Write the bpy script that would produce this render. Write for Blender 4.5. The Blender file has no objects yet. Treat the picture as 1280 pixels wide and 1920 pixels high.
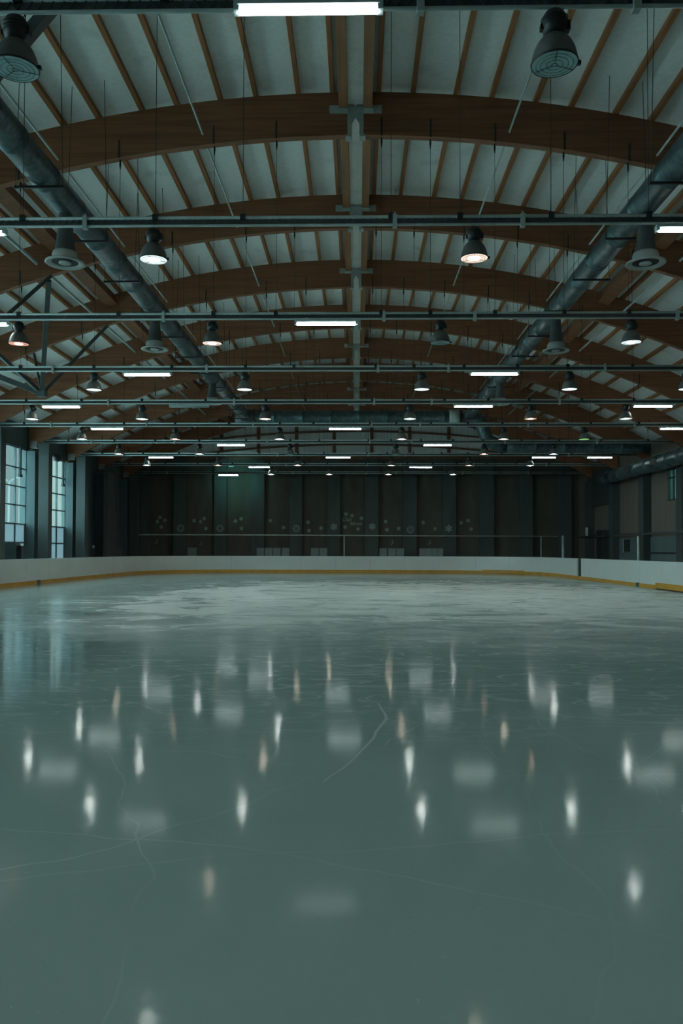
import bpy, math, random
from mathutils import Vector, Matrix, Euler

random.seed(7)
PI = math.pi
C = bpy.context.scene.collection
SC = bpy.context.scene

# ------------------------------------------------------------------ camera
yaw, pitch, roll = .0197, .0224, .0027
fw = Vector((-math.sin(yaw), math.cos(yaw), 0)); rt = Vector((math.cos(yaw), math.sin(yaw), 0)); up = Vector((0, 0, 1))
F = math.cos(pitch) * fw + math.sin(pitch) * up
U0 = -math.sin(pitch) * fw + math.cos(pitch) * up
R_ = math.cos(roll) * rt + math.sin(roll) * U0
U_ = -math.sin(roll) * rt + math.cos(roll) * U0
cd = bpy.data.cameras.new('camera')
cam = bpy.data.objects.new('camera', cd); C.objects.link(cam)
m = Matrix((R_, U_, -F)).transposed().to_4x4(); m.translation = Vector((.07, 0, 1.58))
cam.matrix_world = m
cd.sensor_fit = 'VERTICAL'; cd.sensor_height = 36; cd.sensor_width = 24
cd.lens = 28.125; cd.shift_y = 38.26 / 1920; cd.clip_start = .05; cd.clip_end = 500
SC.camera = cam

# ------------------------------------------------------------------ world, view
w = bpy.data.worlds.new('world'); SC.world = w; w.use_nodes = True
bg = w.node_tree.nodes['Background']
bg.inputs[0].default_value = (.74, .88, .90, 1); bg.inputs[1].default_value = 11.0
SC.view_settings.view_transform = 'Standard'; SC.view_settings.look = 'None'
SC.view_settings.exposure = 0; SC.view_settings.gamma = 1; SC.view_settings.use_curve_mapping = False
SC.cycles.max_bounces = 8; SC.cycles.diffuse_bounces = 5; SC.cycles.sample_clamp_indirect = 4

LAMP_L = 88.0     # radiance of a lit high-bay lens
TUBE_L = 36.0      # radiance of a fluorescent tube

A = [8.66 + 6 * k for k in range(10)]          # arch planes (Y) seen from the ice
RB, ZB = 35.2, 12.37                           # arch soffit radius / apex
RT, ZT = 36.3, 13.50                           # arch back radius / apex
def zb(x): return ZB - RB + math.sqrt(RB * RB - x * x)
def zt(x): return ZT - RT + math.sqrt(RT * RT - x * x)
WX = 18.5                                      # side walls
Y0, Y1 = -7.0, 67.0                            # end walls

# ------------------------------------------------------------------ materials
def mat(name, col, rough=.6, metal=0, spec=.5, noise=None, bump=None):
    m = bpy.data.materials.new(name); m.use_nodes = True
    nt = m.node_tree; b = nt.nodes['Principled BSDF']
    b.inputs['Base Color'].default_value = (*col, 1); b.inputs['Roughness'].default_value = rough
    b.inputs['Metallic'].default_value = metal; b.inputs['Specular IOR Level'].default_value = spec
    tc = nt.nodes.new('ShaderNodeTexCoord')
    if noise:                                   # (scale xyz, amount)
        (sx, sy, sz), amt = noise
        mp = nt.nodes.new('ShaderNodeMapping'); mp.inputs['Scale'].default_value = (sx, sy, sz)
        n = nt.nodes.new('ShaderNodeTexNoise'); n.inputs['Scale'].default_value = 1; n.inputs['Detail'].default_value = 5
        r = nt.nodes.new('ShaderNodeValToRGB')
        r.color_ramp.elements[0].position = .3; r.color_ramp.elements[1].position = .7
        r.color_ramp.elements[0].color = (*[c * (1 - amt) for c in col], 1)
        r.color_ramp.elements[1].color = (*[min(1, c * (1 + amt)) for c in col], 1)
        nt.links.new(tc.outputs['Object'], mp.inputs[0]); nt.links.new(mp.outputs[0], n.inputs['Vector'])
        nt.links.new(n.outputs[0], r.inputs[0]); nt.links.new(r.outputs[0], b.inputs['Base Color'])
    if bump:
        (sx, sy, sz), st = bump
        mp = nt.nodes.new('ShaderNodeMapping'); mp.inputs['Scale'].default_value = (sx, sy, sz)
        n = nt.nodes.new('ShaderNodeTexNoise'); n.inputs['Scale'].default_value = 1
        bp = nt.nodes.new('ShaderNodeBump'); bp.inputs['Strength'].default_value = st; bp.inputs['Distance'].default_value = .02
        nt.links.new(tc.outputs['Object'], mp.inputs[0]); nt.links.new(mp.outputs[0], n.inputs['Vector'])
        nt.links.new(n.outputs[0], bp.inputs['Height']); nt.links.new(bp.outputs[0], b.inputs['Normal'])
    return m
def emit(name, col, st):
    m = bpy.data.materials.new(name); m.use_nodes = True
    b = m.node_tree.nodes['Principled BSDF']
    b.inputs['Base Color'].default_value = (.5, .5, .5, 1)
    b.inputs['Emission Color'].default_value = (*col, 1); b.inputs['Emission Strength'].default_value = st
    return m

M_wood = mat('glulam_wood', (.205, .080, .032), .6, noise=((.5, 6, 14), .28))
M_rib = mat('rib_wood', (.30, .115, .036), .65, noise=((8, .6, 8), .25))
M_ridge = mat('ridge_wood', (.27, .12, .048), .6, noise=((10, .5, 6), .25))
M_steel = mat('painted_grey_steel', (.36, .42, .395), .55, noise=((2, 2, 2), .15))
M_dsteel = mat('dark_steel', (.06, .075, .072), .5, noise=((3, 3, 3), .2))
M_galv = mat('galvanised_steel', (.44, .52, .50), .42, .15, noise=((3, 3, 3), .15))
M_duct = mat('spiral_duct_metal', (.065, .105, .112), .42, .45, noise=((6, 9, 6), .42), bump=((8, 12, 8), .35))
M_black = mat('black_casting', (.010, .012, .012), .45, noise=((8, 8, 8), .2))
M_dome = mat('lamp_reflector_grey', (.12, .125, .115), .45, .2, noise=((6, 6, 6), .12))
M_glass_off = mat('unlit_lamp_glass', (.62, .86, .88), .22, noise=((9, 9, 9), .15))
M_wire = mat('hanger_cable', (.03, .035, .035), .5, .5, noise=((4, 4, 4), .1))
M_housing = mat('tube_fixture_housing', (.45, .56, .56), .4, noise=((5, 5, 5), .08))
M_white = mat('board_white_plastic', (.52, .58, .555), .38, noise=((.6, .6, .8), .05))
M_yellow = mat('kick_plate_yellow', (.46, .235, .025), .45, noise=((2, 2, 2), .12))
M_blue = mat('blue_marker', (.02, .07, .10), .4, noise=((2, 2, 2), .1))
M_rub = mat('black_rubber', (.012, .013, .013), .6, noise=((5, 5, 5), .1))
M_farw = mat('far_wall_dark', (.080, .080, .064), .85, noise=((1.5, 1, .4), .18))
M_pil = mat('far_pilaster_dark', (.064, .084, .080), .85, noise=((1.5, 1, .4), .15))
M_gable = mat('gable_panel_grey', (.62, .70, .67), .8, noise=((14, 1, .3), .12))
M_rwall = mat('brown_wall_panel', (.125, .110, .088), .85, noise=((1, 9, .4), .14))
M_rlow = mat('teal_lower_wall', (.085, .13, .128), .6, noise=((1, 2, 1), .12))
M_col = mat('concrete_column', (.055, .085, .088), .8, noise=((2, 2, .5), .12))
M_post = mat('dark_column', (.040, .052, .050), .8, noise=((2, 2, .5), .12))
M_floor = mat('concrete_floor', (.45, .48, .46), .8, noise=((1, 1, 1), .15))
M_mat = mat('pale_mat_vinyl', (.16, .215, .21), .6, noise=((2, 2, 2), .08))
M_sticker = mat('white_sticker', (.24, .32, .30), .6, noise=((3, 3, 3), .05))
M_dgrey = mat('grille_black', (.015, .018, .018), .7, noise=((3, 3, 3), .1))
M_diff = mat('diffuser_white', (.32, .35, .33), .5, noise=((3, 3, 3), .08))
M_neck = mat('diffuser_neck_dark', (.075, .090, .090), .5, .3, noise=((3, 3, 3), .15))
M_out = mat('outdoor_ground', (.80, .84, .84), .9, noise=((.2, .2, .2), .1))
M_fac = mat('outdoor_backdrop_dark', (.024, .023, .021), .9, noise=((.3, .3, .3), .12))
M_facw = mat('outdoor_facade_white', (.105, .088, .075), .9, noise=((1.2, 1.2, 1.2), .08))
M_lp = mat('lamp_post_white', (.085, .085, .08), .6, noise=((1, 1, 1), .05))
def lens_material(name, core, L_core, edge):
    m = emit(name, core, L_core); nt = m.node_tree; N = nt.nodes; b = N['Principled BSDF']
    tc = N.new('ShaderNodeTexCoord'); ln = N.new('ShaderNodeVectorMath'); ln.operation = 'LENGTH'
    mr = N.new('ShaderNodeMapRange'); mr.interpolation_type = 'SMOOTHSTEP'
    mr.inputs[1].default_value = .06; mr.inputs[2].default_value = .12
    a = N.new('ShaderNodeMix'); a.data_type = 'RGBA'
    a.inputs['A'].default_value = (*[c * L_core for c in core], 1); a.inputs['B'].default_value = (*edge, 1)
    nt.links.new(tc.outputs['Object'], ln.inputs[0]); nt.links.new(ln.outputs['Value'], mr.inputs[0])
    nt.links.new(mr.outputs[0], a.inputs['Factor']); nt.links.new(a.outputs['Result'], b.inputs['Emission Color'])
    b.inputs['Emission Strength'].default_value = 1
    return m
M_lens = {'white': lens_material('lens_white', (.93, 1.0, .97), LAMP_L * 6.6, (.85, 1.0, 1.0)),
          'warm': lens_material('lens_warm', (1.0, .86, .70), LAMP_L * 3.4, (1.0, .78, .64)),
          'orange': lens_material('lens_orange', (1.0, .60, .42), LAMP_L * 1.1, (.85, .36, .22)),
          'green': emit('lens_green', (.25, .62, .16), 1.0),
          'off': M_glass_off}
M_tube = emit('tube_lit', (.86, 1.0, .97), TUBE_L)
M_tube_off = mat('tube_unlit', (.30, .36, .35), .4, noise=((3, 3, 3), .08))

def ceiling_material():
    m = mat('roof_panel_grey', (.47, .53, .50), .8)
    nt = m.node_tree; N = nt.nodes; L = nt.links; b = N['Principled BSDF']
    tc = N['Texture Coordinate']
    n1 = N.new('ShaderNodeTexNoise'); n1.inputs['Scale'].default_value = .9; n1.inputs['Detail'].default_value = 6
    n2 = N.new('ShaderNodeTexNoise'); n2.inputs['Scale'].default_value = 9; n2.inputs['Detail'].default_value = 4
    r1 = N.new('ShaderNodeValToRGB'); r1.color_ramp.elements[0].position = .30; r1.color_ramp.elements[1].position = .42
    r1.color_ramp.elements[0].color = (.78, .80, .77, 1); r1.color_ramp.elements[1].color = (.93, .95, .92, 1)
    mx = N.new('ShaderNodeMix'); mx.data_type = 'RGBA'; mx.blend_type = 'MULTIPLY'; mx.inputs['Factor'].default_value = .45
    L.new(tc.outputs['Object'], n1.inputs['Vector']); L.new(tc.outputs['Object'], n2.inputs['Vector'])
    L.new(n1.outputs[0], r1.inputs[0]); L.new(r1.outputs[0], mx.inputs['A'])
    r2 = N.new('ShaderNodeValToRGB'); r2.color_ramp.elements[0].position = .35; r2.color_ramp.elements[0].color = (.86, .86, .86, 1)
    r2.color_ramp.elements[1].position = .6
    L.new(n2.outputs[0], r2.inputs[0]); L.new(r2.outputs[0], mx.inputs['B']); L.new(mx.outputs['Result'], b.inputs['Base Color'])
    return m
M_ceil = ceiling_material()

def ice_material():
    m = mat('ice', (.3, .4, .4), .2)
    nt = m.node_tree; N = nt.nodes; L = nt.links; b = N['Principled BSDF']; tc = N['Texture Coordinate']
    def math_(op, a, bb=None, clamp=False):
        n = N.new('ShaderNodeMath'); n.operation = op; n.use_clamp = clamp
        for i, v in enumerate((a, bb)):
            if v is None: continue
            if isinstance(v, (int, float)): n.inputs[i].default_value = v
            else: L.new(v, n.inputs[i])
        return n.outputs[0]
    def noise(scale, detail=4, sc=(1, 1, 1), dist=0, rough=.55, loc=(0, 0, 0), rz=0):
        mp = N.new('ShaderNodeMapping'); mp.inputs['Scale'].default_value = sc; mp.inputs['Location'].default_value = loc
        mp.inputs['Rotation'].default_value = (0, 0, rz)
        n = N.new('ShaderNodeTexNoise'); n.inputs['Scale'].default_value = scale; n.inputs['Detail'].default_value = detail
        n.inputs['Distortion'].default_value = dist; n.inputs['Roughness'].default_value = rough
        L.new(tc.outputs['Object'], mp.inputs[0]); L.new(mp.outputs[0], n.inputs['Vector'])
        return n.outputs[0]
    def ramp(v, a, bb, lo=0., hi=1.):
        n = N.new('ShaderNodeMapRange'); n.interpolation_type = 'SMOOTHSTEP'
        n.inputs[1].default_value = a; n.inputs[2].default_value = bb; n.inputs[3].default_value = lo; n.inputs[4].default_value = hi
        L.new(v, n.inputs[0]); return n.outputs[0]
    sep = N.new('ShaderNodeSeparateXYZ'); L.new(tc.outputs['Object'], sep.inputs[0]); X, Y = sep.outputs[0], sep.outputs[1]
    # snowy, skated-up area in the middle of the sheet (object origin at the world origin)
    wob = math_('MULTIPLY', math_('SUBTRACT', noise(.22, 3, loc=(3, 1, 0)), .5), 9.0)
    Yw = math_('ADD', Y, wob)
    band = math_('MULTIPLY', ramp(Yw, 9.5, 23), ramp(Yw, 52, 33))
    xb = math_('MULTIPLY', ramp(math_('ADD', X, math_('MULTIPLY', wob, 1.2)), -10.5, -3.5), ramp(X, 16, 7))
    area = math_('MULTIPLY', band, math_('ADD', math_('MULTIPLY', xb, .8), .2))
    streak = noise(1.0, 9, sc=(.5, .75, 1), dist=1.2, rough=.72)
    fr = math_('MULTIPLY', area, ramp(streak, .34, .66, .35, 1.0))
    # skate scratches: iso-lines of warped noise
    def lines(scale, wdt, dist, sc, loc, rz=0):
        n = noise(scale, 2, sc=sc, dist=dist, loc=loc, rz=rz)
        a = math_('ABSOLUTE', math_('SUBTRACT', n, .5))
        return ramp(a, wdt, 0.0)
    g = ramp(noise(.5, 3, loc=(9, 4, 0)), .36, .60)
    l5 = lines(1.4, .012, .4, (.25, 1, 1), (8, 2, 0), .12)
    l6 = lines(1.8, .014, .5, (.3, 1, 1), (1, 5, 0), -.25)
    l7 = lines(1.1, .010, .5, (.3, 1, 1), (6, 1, 0), .6)
    l3 = lines(.8, .0045, 1.2, (.6, 1, 1), (2, 9, 0), .2)
    near = ramp(Y, 14, 6)
    far = ramp(Y, 7, 12)
    ln = None
    warp = noise(.7, 3, loc=(3, 3, 0))
    for i, (cx, cy, rad, wd) in enumerate(((-9, 5, 10.2, .012), (7.5, 1.5, 6.1, .010), (-6.5, 9.5, 7.4, .014), (12, 9, 10.4, .012), (1.5, 14, 8.3, .014), (-3, -4, 8.6, .010),
                                           (4.2, 5.2, 2.2, .009), (-12, 1, 11.4, .010), (16, -2, 15.2, .010), (-5, 12, 6.2, .013), (9, 12, 7.7, .014), (3, -9, 13.6, .009))):
        dx = math_('SUBTRACT', X, cx); dy = math_('SUBTRACT', Y, cy)
        dd = math_('SQRT', math_('ADD', math_('MULTIPLY', dx, dx), math_('MULTIPLY', dy, dy)))
        dd = math_('ADD', dd, math_('MULTIPLY', math_('SUBTRACT', warp, .5), .5 if i % 2 else -.7))
        a = ramp(math_('ABSOLUTE', math_('SUBTRACT', dd, rad)), wd, 0)
        a = math_('MULTIPLY', a, .35 + .1 * (i % 3))
        ln = a if ln is None else math_('MAXIMUM', ln, a)
    ln = math_('MAXIMUM', ln, math_('MULTIPLY', math_('MULTIPLY', l3, far), .9))
    ln = math_('MULTIPLY', ln, g)
    mid = math_('MULTIPLY', ramp(Y, 5.5, 10), ramp(Y, 40, 22))
    l567 = math_('MAXIMUM', math_('MAXIMUM', l5, l6), l7)
    ln = math_('MAXIMUM', ln, math_('MULTIPLY', math_('MULTIPLY', l567, mid), .95))
    speck = ramp(noise(30, 3), .66, .74)
    speck = math_('MULTIPLY', speck, math_('MULTIPLY', g, .5))
    cloud = ramp(noise(.35, 5, loc=(1, 2, 0), dist=.5), .3, .7)
    tot = math_('ADD', math_('ADD', math_('MULTIPLY', fr, .95), math_('MULTIPLY', ln, .30)), math_('MULTIPLY', speck, .25), True)
    tot = math_('ADD', tot, math_('MULTIPLY', cloud, .06), True)
    mx = N.new('ShaderNodeMix'); mx.data_type = 'RGBA'
    mx.inputs['A'].default_value = (.175, .262, .250, 1); mx.inputs['B'].default_value = (.58, .67, .64, 1)
    L.new(tot, mx.inputs['Factor']); L.new(mx.outputs['Result'], b.inputs['Base Color'])
    ro = math_('ADD', math_('ADD', .065, math_('MULTIPLY', fr, .40)), math_('MULTIPLY', noise(3, 4, loc=(7, 7, 0)), .04))
    L.new(ro, b.inputs['Roughness']); b.inputs['IOR'].default_value = 1.31; 
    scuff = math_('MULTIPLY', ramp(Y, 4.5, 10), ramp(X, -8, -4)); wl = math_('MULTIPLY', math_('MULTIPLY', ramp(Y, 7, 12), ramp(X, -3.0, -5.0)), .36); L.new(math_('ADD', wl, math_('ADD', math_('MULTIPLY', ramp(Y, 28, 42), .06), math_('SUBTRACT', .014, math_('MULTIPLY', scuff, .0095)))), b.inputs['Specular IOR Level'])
    hgt = math_('ADD', math_('MULTIPLY', noise(7, 5), .6), math_('MULTIPLY', ln, -.5))
    hgt = math_('ADD', hgt, math_('MULTIPLY', noise(45, 3), .25))
    bp = N.new('ShaderNodeBump'); bp.inputs['Strength'].default_value = .03; bp.inputs['Distance'].default_value = .01
    L.new(hgt, bp.inputs['Height']); L.new(bp.outputs[0], b.inputs['Normal'])
    return m
M_ice = ice_material()

def glass_material(name, tint, mixf=.06):
    m = bpy.data.materials.new(name); m.use_nodes = True; nt = m.node_tree
    for n in list(nt.nodes): nt.nodes.remove(n)
    o = nt.nodes.new('ShaderNodeOutputMaterial'); t = nt.nodes.new('ShaderNodeBsdfTransparent'); g = nt.nodes.new('ShaderNodeBsdfGlossy')
    x = nt.nodes.new('ShaderNodeMixShader'); t.inputs[0].default_value = (*tint, 1); g.inputs['Roughness'].default_value = .05
    x.inputs[0].default_value = mixf
    nt.links.new(t.outputs[0], x.inputs[1]); nt.links.new(g.outputs[0], x.inputs[2]); nt.links.new(x.outputs[0], o.inputs[0])
    return m
def frost_material():
    m = bpy.data.materials.new('frosted_pane'); m.use_nodes = True; nt = m.node_tree
    for n in list(nt.nodes): nt.nodes.remove(n)
    o = nt.nodes.new('ShaderNodeOutputMaterial'); t = nt.nodes.new('ShaderNodeBsdfTranslucent'); g = nt.nodes.new('ShaderNodeBsdfDiffuse')
    x = nt.nodes.new('ShaderNodeMixShader'); t.inputs[0].default_value = (.24, .30, .32, 1); g.inputs[0].default_value = (.30, .42, .46, 1)
    x.inputs[0].default_value = .3
    nt.links.new(t.outputs[0], x.inputs[1]); nt.links.new(g.outputs[0], x.inputs[2]); nt.links.new(x.outputs[0], o.inputs[0])
    return m
M_glass = glass_material('window_glass', (.72, .88, .90))
M_glass_r = glass_material('dim_window_glass', (.22, .38, .36))
M_frost = frost_material()

# ------------------------------------------------------------------ mesh builder
class MB:
    def __init__(s): s.v = []; s.f = []; s.sm = []
    def add(s, vs, fs, smooth=False):
        o = len(s.v); s.v += [tuple(v) for v in vs]
        for f in fs: s.f.append(tuple(i + o for i in f)); s.sm.append(smooth)
        return s
    def box(s, x0, x1, y0, y1, z0, z1):
        vs = [(x, y, z) for z in (z0, z1) for y in (y0, y1) for x in (x0, x1)]
        return s.add(vs, [(0, 2, 3, 1), (4, 5, 7, 6), (0, 1, 5, 4), (2, 6, 7, 3), (0, 4, 6, 2), (1, 3, 7, 5)])
    def bar(s, a, b, wd, ht, upv=(0, 0, 1)):
        a = Vector(a); b = Vector(b); d = (b - a).normalized(); u = Vector(upv)
        sd = d.cross(u)
        if sd.length < 1e-4: sd = d.cross(Vector((0, 1, 0)))
        sd.normalize(); u = sd.cross(d).normalized()
        vs = [p + sd * (i * wd / 2) + u * (j * ht / 2) for p in (a, b) for i, j in ((-1, -1), (1, -1), (1, 1), (-1, 1))]
        return s.add(vs, [(0, 1, 2, 3), (7, 6, 5, 4), (0, 4, 5, 1), (1, 5, 6, 2), (2, 6, 7, 3), (3, 7, 4, 0)])
    def tube(s, pts, r, n=10, cap=True):
        pts = [Vector(p) for p in pts]; rs = r if isinstance(r, (list, tuple)) else [r] * len(pts)
        vs = []; prev = None
        for i, p in enumerate(pts):
            d = (pts[min(i + 1, len(pts) - 1)] - pts[max(i - 1, 0)]).normalized()
            if prev is None:
                prev = d.cross(Vector((0, 0, 1)))
                if prev.length < 1e-3: prev = d.cross(Vector((1, 0, 0)))
            u = (prev - d * prev.dot(d)).normalized(); prev = u; v = d.cross(u)
            for k in range(n):
                a = 2 * PI * k / n; vs.append(p + (u * math.cos(a) + v * math.sin(a)) * rs[i])
        fs = []
        for i in range(len(pts) - 1):
            for k in range(n):
                k2 = (k + 1) % n; fs.append((i * n + k, i * n + k2, (i + 1) * n + k2, (i + 1) * n + k))
        s.add(vs, fs, True)
        if cap:
            o = len(s.v) - len(vs)
            s.f.append(tuple(o + k for k in reversed(range(n)))); s.sm.append(False)
            s.f.append(tuple(o + (len(pts) - 1) * n + k for k in range(n))); s.sm.append(False)
        return s
    def lathe(s, prof, c=(0, 0, 0), n=28, smooth=True):
        vs = []; fs = []
        for r, z in prof:
            for k in range(n):
                a = 2 * PI * k / n; vs.append((c[0] + r * math.cos(a), c[1] + r * math.sin(a), c[2] + z))
        for i in range(len(prof) - 1):
            for k in range(n):
                k2 = (k + 1) % n; fs.append((i * n + k, i * n + k2, (i + 1) * n + k2, (i + 1) * n + k))
        return s.add(vs, fs, smooth)
    def prism(s, poly, y0, y1, axis='y'):
        n = len(poly)
        if axis == 'y': vs = [(p[0], y0, p[1]) for p in poly] + [(p[0], y1, p[1]) for p in poly]
        elif axis == 'x': vs = [(y0, p[0], p[1]) for p in poly] + [(y1, p[0], p[1]) for p in poly]
        else: vs = [(p[0], p[1], y0) for p in poly] + [(p[0], p[1], y1) for p in poly]
        fs = [tuple(range(n)), tuple(range(2 * n - 1, n - 1, -1))] + [(i, i + n, (i + 1) % n + n, (i + 1) % n) for i in range(n)]
        return s.add(vs, fs)
    def mesh(s, name, mt):
        me = bpy.data.meshes.new(name); me.from_pydata(s.v, [], s.f)
        me.polygons.foreach_set('use_smooth', s.sm); me.materials.append(mt)
        import bmesh
        bm = bmesh.new(); bm.from_mesh(me); bmesh.ops.recalc_face_normals(bm, faces=bm.faces); bm.to_mesh(me); bm.free()
        me.update(); return me
    def obj(s, name, mt, parent=None, loc=None):
        o = bpy.data.objects.new(name, s.mesh(name, mt)); C.objects.link(o)
        if parent is not None: o.parent = parent
        if loc: o.location = loc
        return o

def tag(o, label, cat, group=None):
    o['label'] = label; o['category'] = cat
    if group: o['group'] = group
    return o
def struct(o): o['kind'] = 'structure'; return o
def thing(name, loc, label, cat, group=None, rz=0):
    o = bpy.data.objects.new(name, None); C.objects.link(o); o.empty_display_size = .2
    o.location = loc; o.rotation_euler = (0, 0, rz); return tag(o, label, cat, group)
def inst(me, name, parent, loc=(0, 0, 0)):
    o = bpy.data.objects.new(name, me); C.objects.link(o); o.parent = parent; o.location = loc; return o
def dup(root, loc, label, group=None):
    r = root.copy(); C.objects.link(r); r.location = loc; r['label'] = label
    if group: r['group'] = group
    for ch in list(root.children):
        c = ch.copy(); C.objects.link(c); c.parent = r
        for g in list(ch.children):
            d = g.copy(); C.objects.link(d); d.parent = c
    return r
ORD = ['first', 'second', 'third', 'fourth', 'fifth', 'sixth', 'seventh', 'eighth', 'ninth', 'tenth', 'eleventh', 'twelfth',
       'thirteenth', 'fourteenth', 'fifteenth', 'sixteenth', 'seventeenth', 'eighteenth', 'nineteenth', 'twentieth']
RAILN = ['nearest rail'] + [ORD[i] + ' nearest rail' for i in range(1, 9)] + ['farthest rail']

# ================================================================== STRUCTURE
# ceiling shell (roof panels) with blocking strips above every arch
RIBH = .20
RC = RT + RIBH + .01
def zc(x): return ZT - RT + math.sqrt(RC * RC - x * x)
mb = MB(); NX = 72; xs = [-18.95 + 37.9 * i / NX for i in range(NX + 1)]
vs = []; fs = []
for x in xs:
    a = math.asin(x / RC)
    for rr in (RC, RC + .3):
        for y in (Y0 - .3, Y1 + .4):
            vs.append((rr * math.sin(a), y, ZT - RT + rr * math.cos(a)))
for i in range(NX):
    a = i * 4; b = a + 4
    fs += [(a, b, b + 1, a + 1), (a + 2, a + 3, b + 3, b + 2), (a, a + 2, b + 2, b), (a + 1, b + 1, b + 3, a + 3)]
mb.add(vs, fs); e = NX * 4; mb.add([vs[i] for i in (0, 1, 3, 2)] + [vs[i + e] for i in (0, 1, 3, 2)], [(0, 1, 2, 3), (4, 7, 6, 5)])
struct(mb.obj('ceiling', M_ceil))

# floor around the ice
RX0, RX1, RY0, RY1, RR = -14.5, 12.5, -3.0, 57.6, 6.5
def rink(off=0, n=14):
    pts = []
    for cx, cy, a0 in ((RX1 - RR, RY1 - RR, 0), (RX0 + RR, RY1 - RR, PI / 2), (RX0 + RR, RY0 + RR, PI), (RX1 - RR, RY0 + RR, 1.5 * PI)):
        for i in range(n + 1):
            a = a0 + PI / 2 * i / n; pts.append((cx + (RR + off) * math.cos(a), cy + (RR + off) * math.sin(a)))
    return pts
struct(MB().box(-WX - .3, WX + .3, Y0 - .3, Y1 + .3, -.4, -.08).obj('floor', M_floor))
ice = MB().prism(rink(.02), -.07, 0, 'z').obj('ice_sheet', M_ice)
tag(ice, 'pale teal sheet of skating ice with scratches and a snowy middle', 'ice')
pts = [(.29, 8.33), (.31, 8.05), (.34, 7.79), (.35, 7.55), (.29, 7.27), (.24, 7.02), (.21, 6.76), (.15, 6.52), (.08, 6.23), (.02, 5.99), (-.04, 5.8), (-.11, 5.64), (-.16, 5.47)]
sk = MB(); vs = []
for i, p in enumerate(pts):
    wdt = (.004, .010, .012, .017, .015, .013, .012, .009, .008, .007, .006, .005, .003)[i]; vs += [(p[0] - wdt, p[1], .0015), (p[0] + wdt, p[1], .0015)]
sk.add(vs, [(2 * i, 2 * i + 1, 2 * i + 3, 2 * i + 2) for i in range(len(pts) - 1)])
sk.obj('skate_mark', mat('snow_in_groove', (.23, .33, .315), .6, noise=((9, 9, 9), .12)), ice)

# far wall: dark lower wall, lighter gable with brown posts
struct(MB().box(-WX - .3, WX + .3, Y1, Y1 + .3, -.08, 9.42).obj('wall_far', M_farw))
poly = [(x, zc(x) + .02) for x in [-18.4 + 36.8 * i / 40 for i in range(41)]]
poly = [(-18.4, 9.42 if zc(18.4) > 9.42 else 9.42)] + [p for p in poly if p[1] > 9.45] + [(18.4, 9.42)]
struct(MB().prism([(p[0], p[1]) for p in poly], Y1 + .02, Y1 + .28).obj('wall_far_gable', M_gable))
bands = [(-18.4, -17.35), (-15.27, -14.2), (-11.88, -10.85), (-8.8, -7.68), (-5.55, -4.53), (-2.39, -1.37), (.71, 1.82), (3.9, 5.0), (7.17, 8.27), (10.25, 11.4), (13.5, 14.6), (16.7, 17.8)]
mb = MB()
for a, b in bands: mb.box(a, b, Y1 - .5, Y1, -.08, 9.2)
struct(mb.obj('trim_1', M_pil))
mb = MB()
for a, b in bands:
    x = (a + b) / 2
    if abs(x) < 14: mb.box(x - .14, x + .14, Y1 - .14, Y1 + .02, 9.42, zc(x) - .05)
mb.box(-18.4, 18.4, Y1 - .12, Y1 + .02, 9.2, 9.5)
for z0 in (11.55, 10.45):
    P = [(-15 + 30 * i / 30) for i in range(31)]
    P = [x for x in P if z0 - x * x / 210 < zc(x) - .2]
    mb.tube([(x, Y1 - .2, z0 - x * x / 210) for x in P], .09, 6)
struct(mb.obj('trim_2', mat('gable_post_wood', (.14, .07, .04), .6, noise=((2, 2, 6), .2))))

# right wall
struct(MB().box(WX, WX + .3, Y0, 46.2, -.08, 8.5).box(WX, WX + .3, 47.75, Y1, -.08, 8.5).box(WX, WX + .3, 46.2, 47.75, -.08, 4.55)
       .box(WX, WX + .3, 46.2, 47.75, 6.4, 8.5).obj('wall_right', M_rwall))
mb = MB()
for k in range(-2, 10):
    y = 8.66 + 6 * k
    mb.box(WX - .5, WX, y - .15, y + .75, -.08, 7.0)
struct(mb.obj('trim_3', M_post))
mb = MB()                                                   # teal lower cladding between pilasters
for k in range(-2, 8):
    y = 8.66 + 6 * k; mb.box(WX - .06, WX, y + .75, y + 5.85, -.08, 2.45)
struct(mb.obj('trim_4', M_rlow))
mb = MB()                                                   # dark band with notches along the lower cladding
for k in range(-1, 7):
    y = 8.66 + 6 * k
    for j in range(16): mb.box(WX - .085, WX - .06, y + .85 + j * .31, y + 1.08 + j * .31, 1.42, 1.52)
struct(mb.obj('trim_5', M_dgrey))
# right wall window
wr = struct(MB().box(WX - .03, WX + .1, 46.2, 47.75, 5.86, 5.93).box(WX - .03, WX + .1, 46.94, 47.0, 4.55, 6.4)
            .box(WX - .03, WX + .1, 46.2, 46.28, 4.55, 6.4).box(WX - .03, WX + .1, 47.67, 47.75, 4.55, 6.4)
            .box(WX - .03, WX + .1, 46.28, 47.67, 4.55, 4.62).box(WX - .03, WX + .1, 46.28, 47.67, 6.33, 6.4).obj('window_3', M_dgrey))
MB().box(WX + .12, WX + .14, 46.2, 47.75, 4.55, 6.4).obj('pane', M_glass_r, wr)
# doors, recess, panels on right wall
d = struct(MB().box(WX - .10, WX - .061, 51.75, 52.75, -.08, 2.35).obj('door_1', M_dgrey))
MB().box(WX - .14, WX - .10, 51.85, 51.95, .95, 1.05).obj('door_handle', M_galv, d)
d = struct(MB().box(WX - .06, WX - .005, 58.4, 61.9, -.08, 3.15).obj('door_2', M_dgrey))
MB().box(WX - .10, WX - .06, 60.1, 60.2, .0, 3.1).obj('door_frame', M_post, d)

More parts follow.
